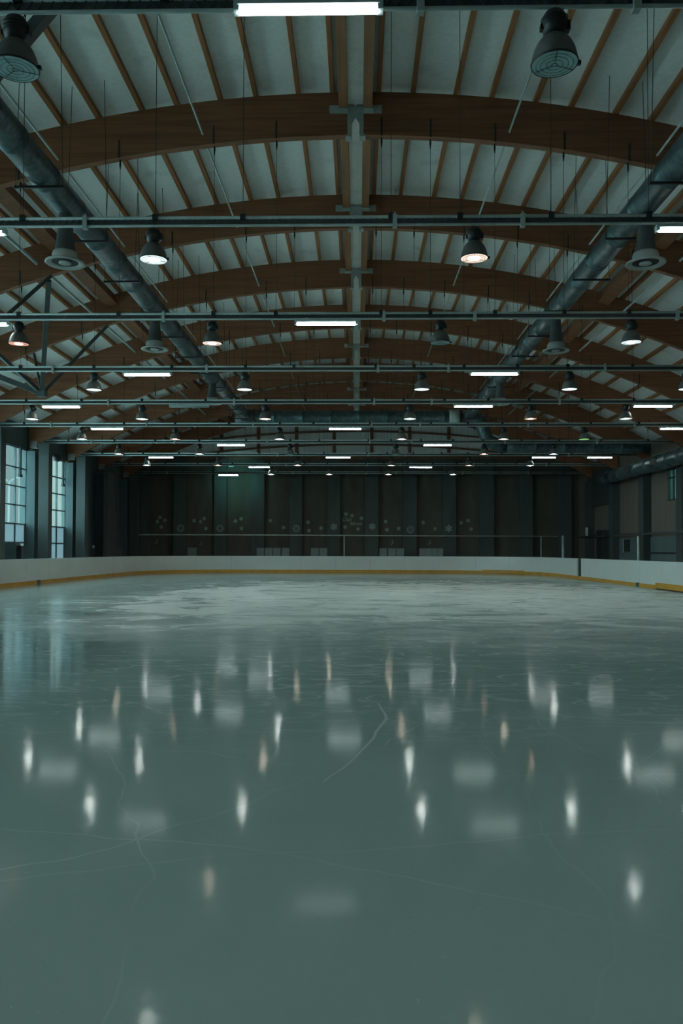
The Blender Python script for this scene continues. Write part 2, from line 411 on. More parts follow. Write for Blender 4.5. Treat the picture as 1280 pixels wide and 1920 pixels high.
# left wall: columns, windows
YWIN = [(8.66 + 6 * k, 8.66 + 6 * k + 6) for k in range(-2, 7)]
mb = MB().box(-WX - .3, -WX, Y0, Y1, 7.2, 8.5).box(-WX - .3, -WX, 50.66, Y1, -.08, 7.2).box(-WX - .3, -WX, Y0, YWIN[0][0], -.08, 7.2)
for a, b in YWIN: mb.box(-WX - .3, -WX, a, b, -.08, .5).box(-WX - .3, -WX, a - .35, a + .35, .5, 7.2)
struct(mb.obj('wall_left', M_col))
cm = MB().box(-18.49, -17.95, -.25, .25, -.08, 7.1).mesh('column', M_col)
pm = MB().box(-17.74, -17.17, -.28, .28, -.08, 7.5).mesh('post', M_post)
for k in range(-1, 10):
    y = 8.66 + 6 * k - .1
    o = inst(cm, 'trim_6', None, (0, y, 0)); struct(o)
    o = inst(pm, 'trim_7', None, (0, y, 0)); struct(o)
struct(MB().box(-17.5, -17.2, 55, 57.2, -.08, 7.0).obj('trim_8', M_post))
wn = 4
for i, (a, b) in enumerate(YWIN):
    y0, y1 = a + .35, b - .35
    if i < 5: pass
    n_ = wn; wn += 1
    mb = MB()
    for z in (.5, 1.96, 2.98, 4.0, 5.02, 6.04, 7.14): mb.box(-WX - .06, -WX + .05, y0, y1, z - .035, z + .035)
    yy = y0
    while yy <= y1 + .01:
        mb.box(-WX - .06, -WX + .05, yy - .035, yy + .035, .5, 7.18); yy += (y1 - y0) / 4
    o = struct(mb.obj('window_%d' % (n_ if i < 7 else i - 6), M_col))
    MB().box(-WX - .03, -WX - .015, y0, y1, 2.98, 7.14).obj('pane', M_glass, o)
    MB().box(-WX - .03, -WX - .015, y0, y1, .5, 2.98).obj('frosted_pane', M_frost, o)
    ld = bpy.data.lights.new('portal', 'AREA'); ld.shape = 'RECTANGLE'; ld.size = 6.6; ld.size_y = y1 - y0; ld.cycles.is_portal = True
    lo = bpy.data.objects.new('daylight_portal', ld); C.objects.link(lo); lo.location = (-WX - .12, (y0 + y1) / 2, 3.85); lo.rotation_euler = (0, -PI / 2, 0)
struct(MB().box(-WX - .3, WX + .3, Y0 - .3, Y0, -.08, 13.9).obj('wall_back', M_rwall))

# outdoors past the left windows
struct(MB().box(-140, -WX - .35, -60, 330, -.6, -.2).obj('ground', M_out))
fb = thing('building', (-60, 150, -.2), 'made-up dark backdrop building outside the nearer left window', 'building')  # invented dark backdrop, keeps the bright sky out of the nearer window
MB().box(-75, -48, 100 - 150, 112.5 - 150, 0, 24).obj('facade', M_fac, fb, (60, 0, 0))
MB().box(-75, -48, -75, -50.2, 0, 24).obj('facade', M_fac, fb, (60, 0, 0))
fb2 = thing('building', (-62, 185, -.2), 'white facade seen outside through the farther left window', 'building')
MB().box(-12, 10, -20, 12, 0, 30).obj('facade', M_facw, fb2)
lp = thing('street_lamp', (-32.6, 74.3, -.2), 'white double-armed street lamp outside the nearer left window', 'street lamp')
MB().tube([(0, 0, 0), (0, 0, 8.2)], .09, 10).obj('pole', M_lp, lp)
for s in (-1, 1):
    MB().tube([(0, 0, 8.1), (.45 * s, .5 * s, 8.55), (.9 * s, 1.0 * s, 8.75)], .07, 8).obj('arm', M_lp, lp)

# ================================================================== ARCHES
def half_arch(sgn):
    mb = MB(); n = 40; vs = []; x0, x1 = .21, 18.42
    for i in range(n + 1):
        x = x0 + (x1 - x0) * i / n
        for z in (zb(x), zt(x)):
            for y in (-.11, .11): vs.append((sgn * x, y, z))
    fs = []
    for i in range(n):
        a = 4 * i; b = a + 4
        fs += [(a, b, b + 1, a + 1), (a + 2, a + 3, b + 3, b + 2), (a, a + 2, b + 2, b), (a + 1, b + 1, b + 3, a + 3)]
    fs += [(0, 1, 3, 2), (4 * n, 4 * n + 2, 4 * n + 3, 4 * n + 1)]
    return mb.add(vs, fs).mesh('arch_half', M_wood)
def conn_mesh():
    mb = MB()
    zm = 12.97
    for s in (-1, 1):
        mb.prism([(s * .10, ZB + .0), (s * .21, ZB + .0), (s * .21, ZT - .02), (s * .10, ZT - .02)], -.13, .11)
        mb.box(min(s * .12, s * .26), max(s * .12, s * .26), -.14, .12, ZB - .05, ZB)
    mb.prism([(-.11, zm + .30), (0, zm + .13), (.11, zm + .30), (.11, zm - .28), (0, zm - .09), (-.11, zm - .28)], -.12, -.02)
    return mb.mesh('hinge_plate', M_steel)
def arm_mesh(s):
    mb = MB().box(min(s * .2, s * .68), max(s * .2, s * .68), -.15, -.112, 12.93, 13.13)
    mb.box(min(s * .2, s * .46), max(s * .2, s * .46), -.34, -.15, 12.93, 12.965)
    mb.box(min(s * .2, s * .46), max(s * .2, s * .46), .112, .30, 12.93, 12.965)
    return mb.mesh('flange_arm', M_steel)
HL, HR, HC = half_arch(-1), half_arch(1), conn_mesh()
AL, AR = arm_mesh(-1), arm_mesh(1)
NV = ['nearest fully visible', 'second nearest', 'third nearest', 'fourth nearest', 'fifth nearest', 'sixth nearest', 'seventh nearest', 'farthest']
for k in range(-1, 10):
    y = 8.66 + 6 * k
    lab = ('curved brown timber arch spanning the hall, %s of those in the photo' % NV[k - 2]) if k >= 2 else \
          ('curved brown timber arch overhead above the camera, %s' % ['nearest the back wall', 'over the nearest rail', 'over the second rail'][k + 1])
    t = thing('roof_arch', (0, y, 0), lab, 'arch', 'timber roof arches')
    inst(HL, 'arch_half', t); inst(HR, 'arch_half', t); o = inst(HC, 'hinge_plate', t); o['label'] = 'grey steel ridge hinge'
    inst(AL, 'flange_arm', t); inst(AR, 'flange_arm', t)

# roof ribs on top of the arches
RX = [.61, 1.5, 2.61, 3.54, 4.68, 5.6, 6.74, 7.66, 8.8, 9.73, 10.87, 11.8, 12.94, 13.87, 15.0, 15.94, 17.07]
for i, x in enumerate(RX):
    for s in (-1, 1):
        a = math.asin(x / RT); rr = RT + RIBH / 2 + .005
        o = MB().box(-.055, .055, Y0 + .1, Y1 - .2, -RIBH / 2, RIBH / 2).obj('roof_rib', M_rib)
        o.location = (s * rr * math.sin(a), 0, ZT - RT + rr * math.cos(a)); o.rotation_euler = (0, s * a, 0)
        tag(o, 'slim orange-brown roof rib running lengthwise, %s to the %s of the ridge' % (ORD[i], 'right' if s > 0 else 'left'), 'roof rib', 'roof ribs')
# ridge beams and wide side beams, one per bay
rbm = MB().box(-.115, .115, .16, 5.84, 12.97, 13.48).mesh('ridge_beam', M_ridge)
wbm = MB().box(-.22, .22, .13, 5.87, -.42, .0).mesh('side_beam', M_wood)
rpm = MB().box(-.195, .195, .17, 5.83, 13.14, 13.20).mesh('ridge_panel', M_ceil)
for k in range(-1, 10):
    o = inst(rpm, 'ridge_panel', None, (0, 8.66 + 6 * k, 0)) if k < 9 else MB().box(-.195, .195, .17, 4.2, 13.14, 13.20).obj('ridge_panel', M_ceil, None, (0, A[9], 0))
    tag(o, 'narrow grey ridge panel between the ridge beams beyond the %s arch from the camera end' % ORD[k + 1], 'roof panel', 'ridge panels')
for k in range(-1, 9):
    for s, sn in ((-1, 'left'), (1, 'right')):
        bay = 'between the %s and %s arches counted from the camera end' % (ORD[k + 1], ORD[k + 2])
        o = inst(rbm, 'ridge_beam', None, (s * .315, 8.66 + 6 * k, 0)); tag(o, '%s ridge beam, %s' % (sn, bay), 'roof beam', 'ridge beams')
        x = 10.15; a = math.asin(x / RT)
        o = inst(wbm, 'side_beam', None, (s * x, 8.66 + 6 * k, zt(x) - .02)); o.rotation_euler = (0, s * a, 0)
        tag(o, 'wide brown %s side beam, %s' % (sn, bay), 'roof beam', 'wide side beams')
# lengthwise pipes
PP = [(-3.98, 12.42, .028), (3.98, 12.42, .028), (-7.77, 11.78, .03), (7.77, 11.78, .03), (-10.75, 11.22, .055), (10.75, 11.22, .04)]
for (x, z, r), nm in zip(PP, ('inner left', 'inner right', 'middle left', 'middle right', 'thick outer left', 'outer right')):
    o = MB().tube([(x, Y0 + .2, z), (x, Y1 - .3, z)], r, 8).obj('conduit_pipe', M_galv)
    tag(o, '%s grey pipe running lengthwise through the arches' % nm, 'pipe', 'lengthwise pipes')

# ================================================================== DUCTS
def duct_mesh(p0, p1, r, step=.55):
    a = Vector(p0); b = Vector(p1); L = (b - a).length; n = int(L / step); pts = []; rs = []
    for i in range(n + 1):
        t = i / n; c = a + (b - a) * t
        d = (b - a).normalized()
        pts += [c]; rs += [r]
        if i % 3 == 0 and 0 < i < n:
            pts += [c + d * .01, c + d * .04, c + d * .05]; rs += [r * 1.035, r * 1.035, r]
    return MB().tube(pts, rs, 28)
DZ, DR = 9.52, .31
for s, sn in ((-1, 'left'), (1, 'right')):
    t = thing('air_duct', (s * 6.6, 0, DZ), 'long round grey metal air duct under the %s side of the roof' % sn, 'air duct', 'round roof ducts')
    duct_mesh((0, Y0 + .6, 0), (0, 47.1, 0), DR).obj('duct_tube', M_duct, t)
    y = -4.2; zt_ = zb(6.6)
    while y < 46:
        near_arch = min(abs(y - (8.66 + 6 * k)) for k in range(-2, 10))
        mb = MB().box(-.52, .52, y - .025, y + .025, -DR - .07, -DR - .02)
        for q in (-.5, .5): mb.tube([(q, y, -DR - .05), (q * .8, y, zc(6.6 + s * q * .8) - DZ)], .008, 5)
        mb.obj('hanger_bracket', M_wire, t); y += 2.95
t = thing('air_duct', (0, 47.6, DZ), 'grey air duct running crosswise, joining the two long roof ducts', 'air duct')
duct_mesh((-6.6, 0, 0), (6.3, 0, 0), .40).obj('duct_tube', M_duct, t)
MB().tube([(-7.2, 0, 0), (-6.0, 0, 0)], .46, 24).obj('duct_joint', M_neck, t)
MB().tube([(5.5, 0, 0), (6.1, 0, 0)], .44, 24).obj('duct_collar', M_galv, t)
t = thing('air_duct', (7.4, 47.6, 8.0), 'stepped grey duct with elbows dropping from the right roof duct towards the right wall', 'air duct')
MB().tube([(-.9, 0, 1.5), (-.3, 0, 1.45), (.1, 0, 1.1), (.2, 0, .6), (.45, 0, .1), (1.0, 0, -.15), (1.5, 0, -.2)], .40, 24).obj('elbow', M_duct, t)
duct_mesh((1.5, 0, -.2), (9.9, 0, -.2), .42).obj('duct_tube', M_duct, t)
for x in (2.2, 5.2):
    MB().tube([(x, 0, .22), (x, 0, zc(7.4 + x) - 8.02)], .012, 6).obj('hanger_rod', M_wire, t)
t = thing('air_duct', (17.55, 0, 6.72), 'fat grey-blue round duct along the right wall with dark square grilles', 'air duct')
duct_mesh((0, Y0 + .4, 0), (0, 57.5, 0), .44).obj('duct_tube', M_duct, t)
for y in (3, 15, 27, 39, 51):
    MB().bar((0, y, .40), (.94, y, .55), .05, .05).obj('wall_bracket', M_dsteel, t)
for y in (33.0, 39.5, 45.9, 50.3, 54.6):
    MB().box(-.46, -.30, y, y + 1.0, -.17, .17).obj('grille', M_dgrey, t)

neck = MB().lathe([(.155, 1.12), (.165, .85), (.205, .45), (.24, .25)])
coll = MB().lathe([(.235, .27), (.265, .255), (.285, .20), (.29, .10), (.29, .05), (.02, .06)])
flng = MB().lathe([(.28, .06), (.435, .03), (.44, .0), (.42, -.012), (.31, .015), (.27, .05)])
dark = MB().lathe([(.30, .03), (.01, .045)])
disc = MB().lathe([(.001, -.01), (.12, -.01), (.14, .0), (.135, .03), (.001, .035)])
t0 = thing('air_diffuser', (0, 0, 0), '', 'air vent', 'ceiling air diffusers')
neck.obj('neck', M_neck, t0); coll.obj('collar', M_diff, t0); flng.obj('flange_ring', M_diff, t0); dark.obj('vent_opening', M_dgrey, t0); disc.obj('centre_disc', M_diff, t0)
DF = [(-6.6, 17.97, 8.10), (-6.6, 26.04, 8.16), (-6.6, 36.5, 8.3), (6.6, 18.16, 8.10), (6.6, 26.35, 8.16), (6.6, 36.7, 8.3)]
for i, p in enumerate(DF):
    lab = 'round flanged air diffuser hanging under the %s roof duct, %s one' % ('left' if p[0] < 0 else 'right', ('nearest', 'middle', 'farthest')[i % 3])
    if i == 0: t0.location = p; t0['label'] = lab
    else: dup(t0, p, lab)

# ================================================================== LIGHTING RAILS
HX = [-16.2, -13.6, -11.3, -8.8, -6.17, -3.69, -2.06, .68, 1.95, 3.62, 5.4, 7.06, 9.2, 11.3, 13.6, 16.2]
def hanger_mesh(x):
    mb = MB(); top = zb(x) - 7.67
    mb.tube([(0, 0, .10), (0, 0, top)], .0065, 5)
    mb.lathe([(.001, top), (.022, top - .03), (.028, top - .12), (.012, top - .26), (.001, top - .28)], n=8)
    mb.box(-.05, .05, -.05, .05, .02, .13)
    mb.box(-.022, .022, -.126, -.113, top - .02, top + .45)
    return mb.mesh('hanger_wire', M_wire)
HM = [hanger_mesh(x) for x in HX]
top_m = MB().tube([(-18.1, 0, .07), (18.1, 0, .07)], .032, 10).mesh('upper_tube', M_galv)
low_m = MB().tube([(-18.1, 0, -.075), (18.1, 0, -.075)], .024, 10).mesh('lower_tube', M_galv)
tm = MB().box(-18.0, 18.0, .0, .012, -.05, .05)
for i in range(300):
    x = -18 + .12 * i; tm.bar((x, -.008, -.045), (x + .06, -.008, .045), .012, .01, (0, 1, 0)).bar((x + .06, -.008, .045), (x + .12, -.008, -.045), .012, .01, (0, 1, 0))
tray_m = tm.mesh('cable_tray', mat('tray_dark', (.05, .06, .06), .6, noise=((4, 4, 4), .2)))
cl_m = MB().box(-.04, .04, -.055, .05, -.13, .11).box(-.015, .015, -.02, .02, .10, .16).mesh('pipe_clamp', M_steel)
jb = MB().box(-18.35, -17.95, -.12, .12, -.38, .02).mesh('junction_box', mat('junction_box_grey', (.22, .24, .22), .6, noise=((3, 3, 3), .1)))
zr = lambda k: 7.60 if k == 0 else 7.67
AY = {k: A[k] for k in range(10)}; AY[-1] = 2.66; AY[-2] = -3.34  # last two rows are unseen, added to carry lamps for the near ice
for k in range(-2, 10):
    t = thing('lighting_rail', (0, AY[k], zr(k)), 'thin grey lighting rail spanning the hall on wires, %s' % (
        'added unseen above the camera' if k == -1 else 'added unseen behind the camera' if k == -2 else
        'at the top edge of the photo' if k == 0 else ORD[k] + ' nearest of those in the photo' if k < 9 else 'farthest of all'), 'lighting rail', 'lighting rails')
    inst(top_m, 'upper_tube', t); inst(low_m, 'lower_tube', t); inst(tray_m, 'cable_tray', t); 
    for x in (-14.9, -10.2, -5.0, .75, 3.1, 8.3, 13.4): inst(cl_m, 'pipe_clamp', t, (x, 0, 0))
    inst(jb, 'junction_box', t)
    for h in HM: inst(h, 'hanger_wire', t, (HX[HM.index(h)], 0, 0))

# ------------------------------------------------------------------ high-bay lamps
dome = MB().lathe([(.245, .0), (.248, .02), (.24, .07), (.222, .14), (.19, .21), (.145, .27), (.09, .31), (.065, .315)], n=32).mesh('reflector', M_dome)
rim = MB().lathe([(.244, .010), (.252, .014), (.257, .003), (.254, -.007), (.247, -.009), (.243, .0), (.244, .010)], n=36)
rim.box(.25, .285, -.02, .02, -.012, .03)
rim_m = rim.mesh('rim', M_black)
hs = MB().lathe([(.001, .30), (.07, .305), (.115, .34), (.135, .40), (.138, .46), (.125, .52), (.10, .56), (.05, .585), (.001, .59)], n=24)
hs.box(.10, .165, -.045, .045, .36, .46); hs.box(-.155, -.10, -.035, .035, .37, .43)
for i in range(3): hs.lathe([(.137, .415 + .035 * i), (.146, .42 + .035 * i), (.137, .425 + .035 * i)], n=24)
hs_m = hs.mesh('ballast_housing', M_black)
hk = MB().tube([(0, 0, .58), (0, 0, .64), (.03, 0, .66), (.03, 0, .69), (0, 0, .70), (-.02, 0, .68)], .010, 6)
hk.tube([(.06, 0, .55), (.11, 0, .62), (.06, .01, .66), (.02, .02, .665)], .006, 5)
hk_m = hk.mesh('hook', M_black)
prof = []
for i in range(15):
    r = .002 + .242 * i / 14; prof.append((r, -.004 + (.006 if i % 2 else 0)))
lens_m = {c: MB().lathe(prof, n=32).mesh('lens', M_lens[c]) for c in M_lens}
gd = MB()
for q in range(3):
    a = q * 2 * PI / 3 + .4; gd.tube([(.02 * math.cos(a), .02 * math.sin(a), -.013), (.245 * math.cos(a), .245 * math.sin(a), -.013)], .004, 5)
for rr in (.03, .09, .15, .20):
    gd.tube([(rr * math.cos(2 * PI * i / 24), rr * math.sin(2 * PI * i / 24), -.013) for i in range(25)], .003, 4, False)
gd_m = gd.mesh('wire_guard', M_black)
HL_ = [-13.36, -8.80, -3.72, 2.21, 7.12, 10.98]
LP = {0: [(2, 'off'), (3, 'off')], 1: [(2, 'white'), (3, 'warm')], 2: [(1, 'orange'), (2, 'warm'), (3, 'off'), (4, 'white')],
      3: [(1, 'white'), (2, 'white'), (3, 'white'), (4, 'white'), (5, 'white')],
      4: [(0, 'white'), (1, 'white'), (2, 'warm'), (3, 'white'), (4, 'orange'), (5, 'white')],
      5: [(0, 'white'), (1, 'orange'), (2, 'white'), (3, 'warm'), (4, 'warm'), (5, 'green')],
      6: [(0, 'warm'), (1, 'white'), (2, 'off'), (3, 'off'), (4, 'orange'), (5, 'white')],
      7: [(0, 'white'), (1, 'orange'), (2, 'warm'), (3, 'warm'), (4, 'orange'), (5, 'white')]}
lights = [(k, HL_[c], kind) for k, v in LP.items() for c, kind in v]
lights += [(8, -6.06, 'white'), (8, -1.93, 'warm'), (8, 2.27, 'warm'), (8, 6.83, 'white')]
lights += [(0, -8.8, 'off')]                                     # just left of the frame, its rail carries it
lights += [(k, x, 'white') for k in (-1, -2) for x in HL_]  # two unseen rows of lit lamps, added to brighten the near ice
row_n = {}
for k, x, kind in lights: row_n.setdefault(k, []).append(x)
for k, x, kind in lights:
    if (k, x) == (0, -8.8): continue
    row = sorted(q for q in row_n[k] if not (k == 0 and q < -8)); i = row.index(x)
    pos = 'only' if len(row) == 1 else (ORD[i] + ' from the left of %s' % ['', '', 'two', 'three', 'four', 'five', 'six'][len(row)])
    glow = {'white': 'glowing white', 'warm': 'glowing warm white', 'orange': 'glowing orange', 'green': 'glowing green', 'off': 'unlit'}[kind]
    t = thing('high_bay_lamp', (x, AY[k], zr(k) - .705), '%s bell-shaped lamp on the %s, %s' % (glow, RAILN[k] if k >= 0 else ('added unseen rail above the camera', 'added unseen rail behind the camera')[-k - 1], pos), 'hanging lamp', 'bell-shaped hanging lamps')
    inst(dome, 'reflector', t); inst(rim_m, 'rim', t); inst(hs_m, 'ballast_housing', t); inst(hk_m, 'hook', t); inst(lens_m[kind], 'lens', t)
    if k <= 2: inst(gd_m, 'wire_guard', t)

# ------------------------------------------------------------------ fluorescent tubes
def tube_part():
    h = MB().prism([(-.06, .05), (.06, .05), (.075, 0), (.045, -.012), (-.045, -.012), (-.075, 0)], -.78, .78, 'x')
    h.box(-.82, -.76, -.06, .06, -.055, .05); h.box(.76, .82, -.06, .06, -.055, .05)
    for x in (-.5, .5): h.box(x - .02, x + .02, -.01, .01, .05, .12)
    g = MB().tube([(-.765, 0, -.035), (-.76, 0, -.035), (.76, 0, -.035), (.765, 0, -.035)], [.03, .043, .043, .03], 12)
    return h.mesh('fixture_housing', M_housing), g
hm, g = tube_part(); tube_on = g.mesh('fluorescent_tube', M_tube); tube_of = g.mesh('fluorescent_tube', M_tube_off)
TB = {0: [-.48], 1: [-7.3, 6.35], 2: [-9.87, -.75], 3: [-7.0, 4.63], 4: [-12.15, 4.8, 12.07, -6.85], 5: [-12.13, -.53, 15.4], 6: [-7.02, 4.54],
      7: [-12.44, -1.15, 11.8, 15.34], 8: [-6.88, 4.55], 9: [-10.08]}
for k, xs_ in TB.items():
    row = sorted(xs_)
    for x in xs_:
        i = row.index(x); off = (k == 4 and x == -6.85)
        pos = 'only one there' if len(row) == 1 else ORD[i] + ' from the left of %s' % ['', '', 'two', 'three', 'four'][len(row)]
        t = thing('tube_light', (x, A[k], 7.515 - (.01 if k else .045)), '%s tube light under the %s, %s' % ('unlit grey' if off else 'glowing white', RAILN[k], pos), 'tube light', 'fluorescent tube lights')
        if k == 0: t.location.z = 7.55
        inst(hm, 'fixture_housing', t); inst(tube_of if off else tube_on, 'fluorescent_tube', t)

# ================================================================== STEEL DROP FRAMES on the left
for dy, lab in ((0, 'dark grey steel drop frame of slanting bars under the left roof, the far one'), (-6, 'dark grey steel drop frame of slanting bars at the left edge, the near one')):
    N_ = Vector((-11.77, 29.66 + dy, 7.43))
    t = thing('steel_drop_frame', N_, lab, 'steel frame', 'steel drop frames')
    def loc(p): return Vector(p) + Vector((0, dy, 0)) - N_
    for q, wdt in (((-10.47, 26.9, 10.75), .16), ((-10.2, 32.4, 10.75), .10), ((-13.6, 26.9, 9.5), .12), ((-13.2, 32.4, 9.6), .09)):
        MB().bar(loc(q), (0, 0, 0), wdt, wdt).obj('strut', M_dsteel, t)
    MB().bar(loc((-17.15, 29.66, 9.55)), (0, 0, 0), .22, .2).obj('chord', M_dsteel, t)
    MB().box(-.16, .16, -.16, .16, -.12, .12).obj('node_plate', M_dsteel, t)
t = thing('steel_brace', (-5.2, 14.4, 11.85), 'dark grey square steel brace crossing the top left corner', 'steel brace')
MB().bar((.25, 0, .45), (-4.2, 0, -4.85), .20, .20).obj('bar', M_dsteel, t)
MB().box(.0, .5, -.12, .14, .33, .56).obj('end_plate', M_dsteel, t)

# ================================================================== RINK BOARDS
def strip(pi, po, z0, z1, closed=False):
    mb = MB(); n = len(pi); vs = []
    for a, b in zip(pi, po): vs += [(a[0], a[1], z0), (a[0], a[1], z1), (b[0], b[1], z1), (b[0], b[1], z0)]
    fs = []
    for i in range(n - 1):
        a = 4 * i; b = a + 4
        for j in range(4): fs.append((a + j, a + (j + 1) % 4, b + (j + 1) % 4, b + j))
    fs += [(0, 3, 2, 1), (4 * n - 4, 4 * n - 3, 4 * n - 2, 4 * n - 1)]
    return mb.add(vs, fs)
# dense path with arc length
def path(step=.25):
    base = rink(0, 40); out = []
    base.append(base[0])
    for (x0, y0), (x1, y1) in zip(base, base[1:]):
        L = math.hypot(x1 - x0, y1 - y0); n = max(1, int(L / step))
        for i in range(n): out.append((x0 + (x1 - x0) * i / n, y0 + (y1 - y0) * i / n))
    return out
PTH = path()
def offs(pts, d, closed=True):
    out = []
    n = len(pts)
    for i, p in enumerate(pts):
        a = pts[i - 1] if i else pts[-1] if closed else pts[0]; b = pts[(i + 1) % n]
        tx, ty = b[0] - a[0], b[1] - a[1]; L = math.hypot(tx, ty) or 1
        out.append((p[0] + ty / L * d, p[1] - tx / L * d))
    return out
O0 = offs(PTH, .02); O1 = offs(PTH, .13); O2 = offs(PTH, .0)
root = thing('rink_boards', (0, 0, 0), 'low white rink boards with yellow kick strip curving around the ice', 'rink boards')
seg = 10; i = 0; n = len(PTH)
skip = lambda p: p[0] > 12.3 and 44.9 < p[1] < 45.35
cur = []
def flush(idx):
    if len(idx) < 2: return
    a = [O0[j % n] for j in idx]; b = [O1[j % n] for j in idx]
    # pull the last point back a little so panel joints read as a dark line
    for arr in (a, b):
        x0, y0 = arr[-2]; x1, y1 = arr[-1]; L = math.hypot(x1 - x0, y1 - y0); arr[-1] = (x1 - (x1 - x0) / L * .012, y1 - (y1 - y0) / L * .012)
    strip(a, b, .17, 1.16).obj('board_panel', M_white, root)
for j in range(n + 1):
    if skip(PTH[j % n]):
        flush(cur); cur = []; continue
    cur.append(j)
    if len(cur) == seg + 1: flush(cur); cur = [j]
flush(cur)
strip([O2[j % n] for j in range(n + 1)], [O1[j % n] for j in range(n + 1)], .0, .17).obj('kick_strip', M_yellow, root)
MB().box(12.53, 12.60, 44.9, 45.35, .17, 1.12).obj('gap_post', M_rub, root)
def along(p0, p1):        # indices of the path whose points fall in a box
    return [j for j in range(n) if p0[0] <= PTH[j][0] <= p1[0] and p0[1] <= PTH[j][1] <= p1[1]]
g1 = sorted(along((8.9, 50), (11.45, 57.5)))
O3 = offs(PTH, -.05)
if len(g1) > 2: strip([O3[j] for j in g1], [O0[j] for j in g1], .03, .23).obj('gate_sill', M_yellow, root)
MB().box(12.40, 12.52, 28.5, 33.4, .05, .27).obj('gate_sill', M_yellow, root)
MB().box(12.44, 12.52, 28.5, 33.4, .0, .05).obj('gate_seal', M_rub, root)
for x in (-14.49, 12.49):
    y = 36.2 if x < 0 else 35.6
    MB().box(x - .02, x + .02, y, y + .32, .0, .19).obj('line_marker', M_blue, root)

# ================================================================== FAR END FITTINGS
t = thing('netting_frame', (0, 65.5, 0), 'long thin grey pipe frame on posts in front of the far wall', 'pipe frame')
MB().tube([(-18.1, 0, .0), (-18.1, 0, 2.84), (16.4, 0, 2.76)], .05, 8).obj('top_pipe', M_galv, t)
for x in (-1.0, 15.04): MB().tube([(x, 0, -.08), (x, 0, 2.74)], .05, 8).obj('pipe_post', M_galv, t)
o = MB().tube([(15.92, 62, -.08), (15.92, 62, 2.75)], .10, 10).obj('standpipe', M_galv); tag(o, 'thick pale pipe post by the far right corner, left of the doorway', 'post')
o = MB().tube([(17.5, 50.0, -.08), (17.5, 50.0, 2.5)], .07, 10).obj('standpipe', mat('pale_pipe', (.5, .6, .58), .4, noise=((3, 3, 3), .1))); tag(o, 'bright pale pipe post before the teal lower part of the right wall', 'post')
o = MB().tube([(17.85, Y0 + 1, 2.66), (17.85, 64, 2.66)], .07, 8).obj('wall_pipe', M_dsteel); tag(o, 'dark horizontal pipe along the right wall', 'pipe')
for x, y, z, l in ((17.8, 62.2, 2.75, 'left of the doorway in the far right corner'), (18.3, 57.2, 2.75, 'right of the doorway in the far right corner')):
    o = MB().box(x - .09, x + .09, y - .05, y + .05, z, z + .65).obj('wall_light', mat('opal_cover', (.55, .58, .54), .5, noise=((3, 3, 3), .05)))
    tag(o, 'small upright pale wall light, %s' % l, 'wall light', 'wall lights by the doorway')
o = MB().box(18.36, 18.435, 54.3, 55.4, 1.55, 2.36).obj('notice_board', M_dgrey); tag(o, 'dark square hatch in the teal lower part of the right wall', 'hatch')
MB().box(18.34, 18.375, 55.34, 55.44, 1.5, 2.4).obj('frame_edge', M_galv, o)
o = MB().box(18.30, 18.49, 58.0, 63.6, 5.0, 7.8).obj('dark_panel', mat('dark_sheet', (.03, .036, .034), .7, noise=((1, 1, 1), .1))); tag(o, 'dark rectangular panel high over the far right doorway', 'panel')

MTS = [(-13.74, -13.04), (-8.11, -7.5), (-7.46, -6.85), (-6.76, -6.16), (-6.07, -5.46), (-3.68, -3.07), (-2.99, -2.38), (1.87, 2.47), (2.6, 3.21), (3.25, 3.86),
       (5.11, 5.57), (5.59, 6.05), (6.07, 6.52), (6.54, 7.01)]
for i, (a, b) in enumerate(MTS):
    o = MB().box(a, b, 65.0, 65.12, -.08, 1.76).obj('padded_mat', M_mat)
    tag(o, 'pale grey upright mat standing behind the far boards, %s from the left' % ORD[i], 'mat', 'upright mats at the far wall')
for i, (a, b) in enumerate(((-18.2, -17.6), (-17.5, -16.8))):
    o = MB().box(a + .55 * 0, b, 56.9, 57.0, -.08, 1.72).obj('padded_mat', M_pil)
    if i == 0: o.location.x = 1.0 * 0
    tag(o, 'dim grey upright mat in the far left corner behind the boards, %s of two' % ('left' if i == 0 else 'right'), 'mat', 'corner mats')

# snow decorations on the far wall
def flake(r, arms=6, th=.16):
    mb = MB()
    for a in range(arms):
        t_ = a * 2 * PI / arms + PI / 2; c, s = math.cos(t_), math.sin(t_)
        mb.bar((0, 0, 0), (c * r, 0, s * r), r * th, .02, (0, 1, 0))
        for q in (-1, 1):
            t2 = t_ + q * .8; mb.bar((c * r * .5, 0, s * r * .5), (c * r * .5 + math.cos(t2) * r * .38, 0, s * r * .5 + math.sin(t2) * r * .38), r * th * .8, .02, (0, 1, 0))
    return mb
fl_s = flake(.17, 6, .30).mesh('snowflake', M_sticker); fl_b = flake(.30, 6, .24).mesh('snowflake', M_sticker)
SM = [(-16.53, 4.31), (-16.11, 4.08), (-16.74, 3.95), (-16.41, 3.5), (-13.64, 4.04), (-13.1, 3.96), (-12.79, 4.23), (-12.65, 3.38), (-10.16, 4.01), (-9.68, 4.21), (-9.65, 3.4), (-7.23, 4.06), (-6.11, 3.48), (-4.06, 3.93), (-3.97, 3.22), (-2.96, 3.44), (-0.89, 4.61), (-0.36, 4.49), (0.42, 4.27), (-0.95, 3.53), (0.13, 3.38), (2.44, 4.0), (2.55, 3.31), (3.53, 3.42), (5.56, 3.92), (6.56, 3.4), (8.72, 3.91), (9.31, 4.09), (9.57, 3.38)]
SM.sort()
def y_at(x): return 66.48 if any(a - .15 < x < b + .15 for a, b in bands) else 66.98
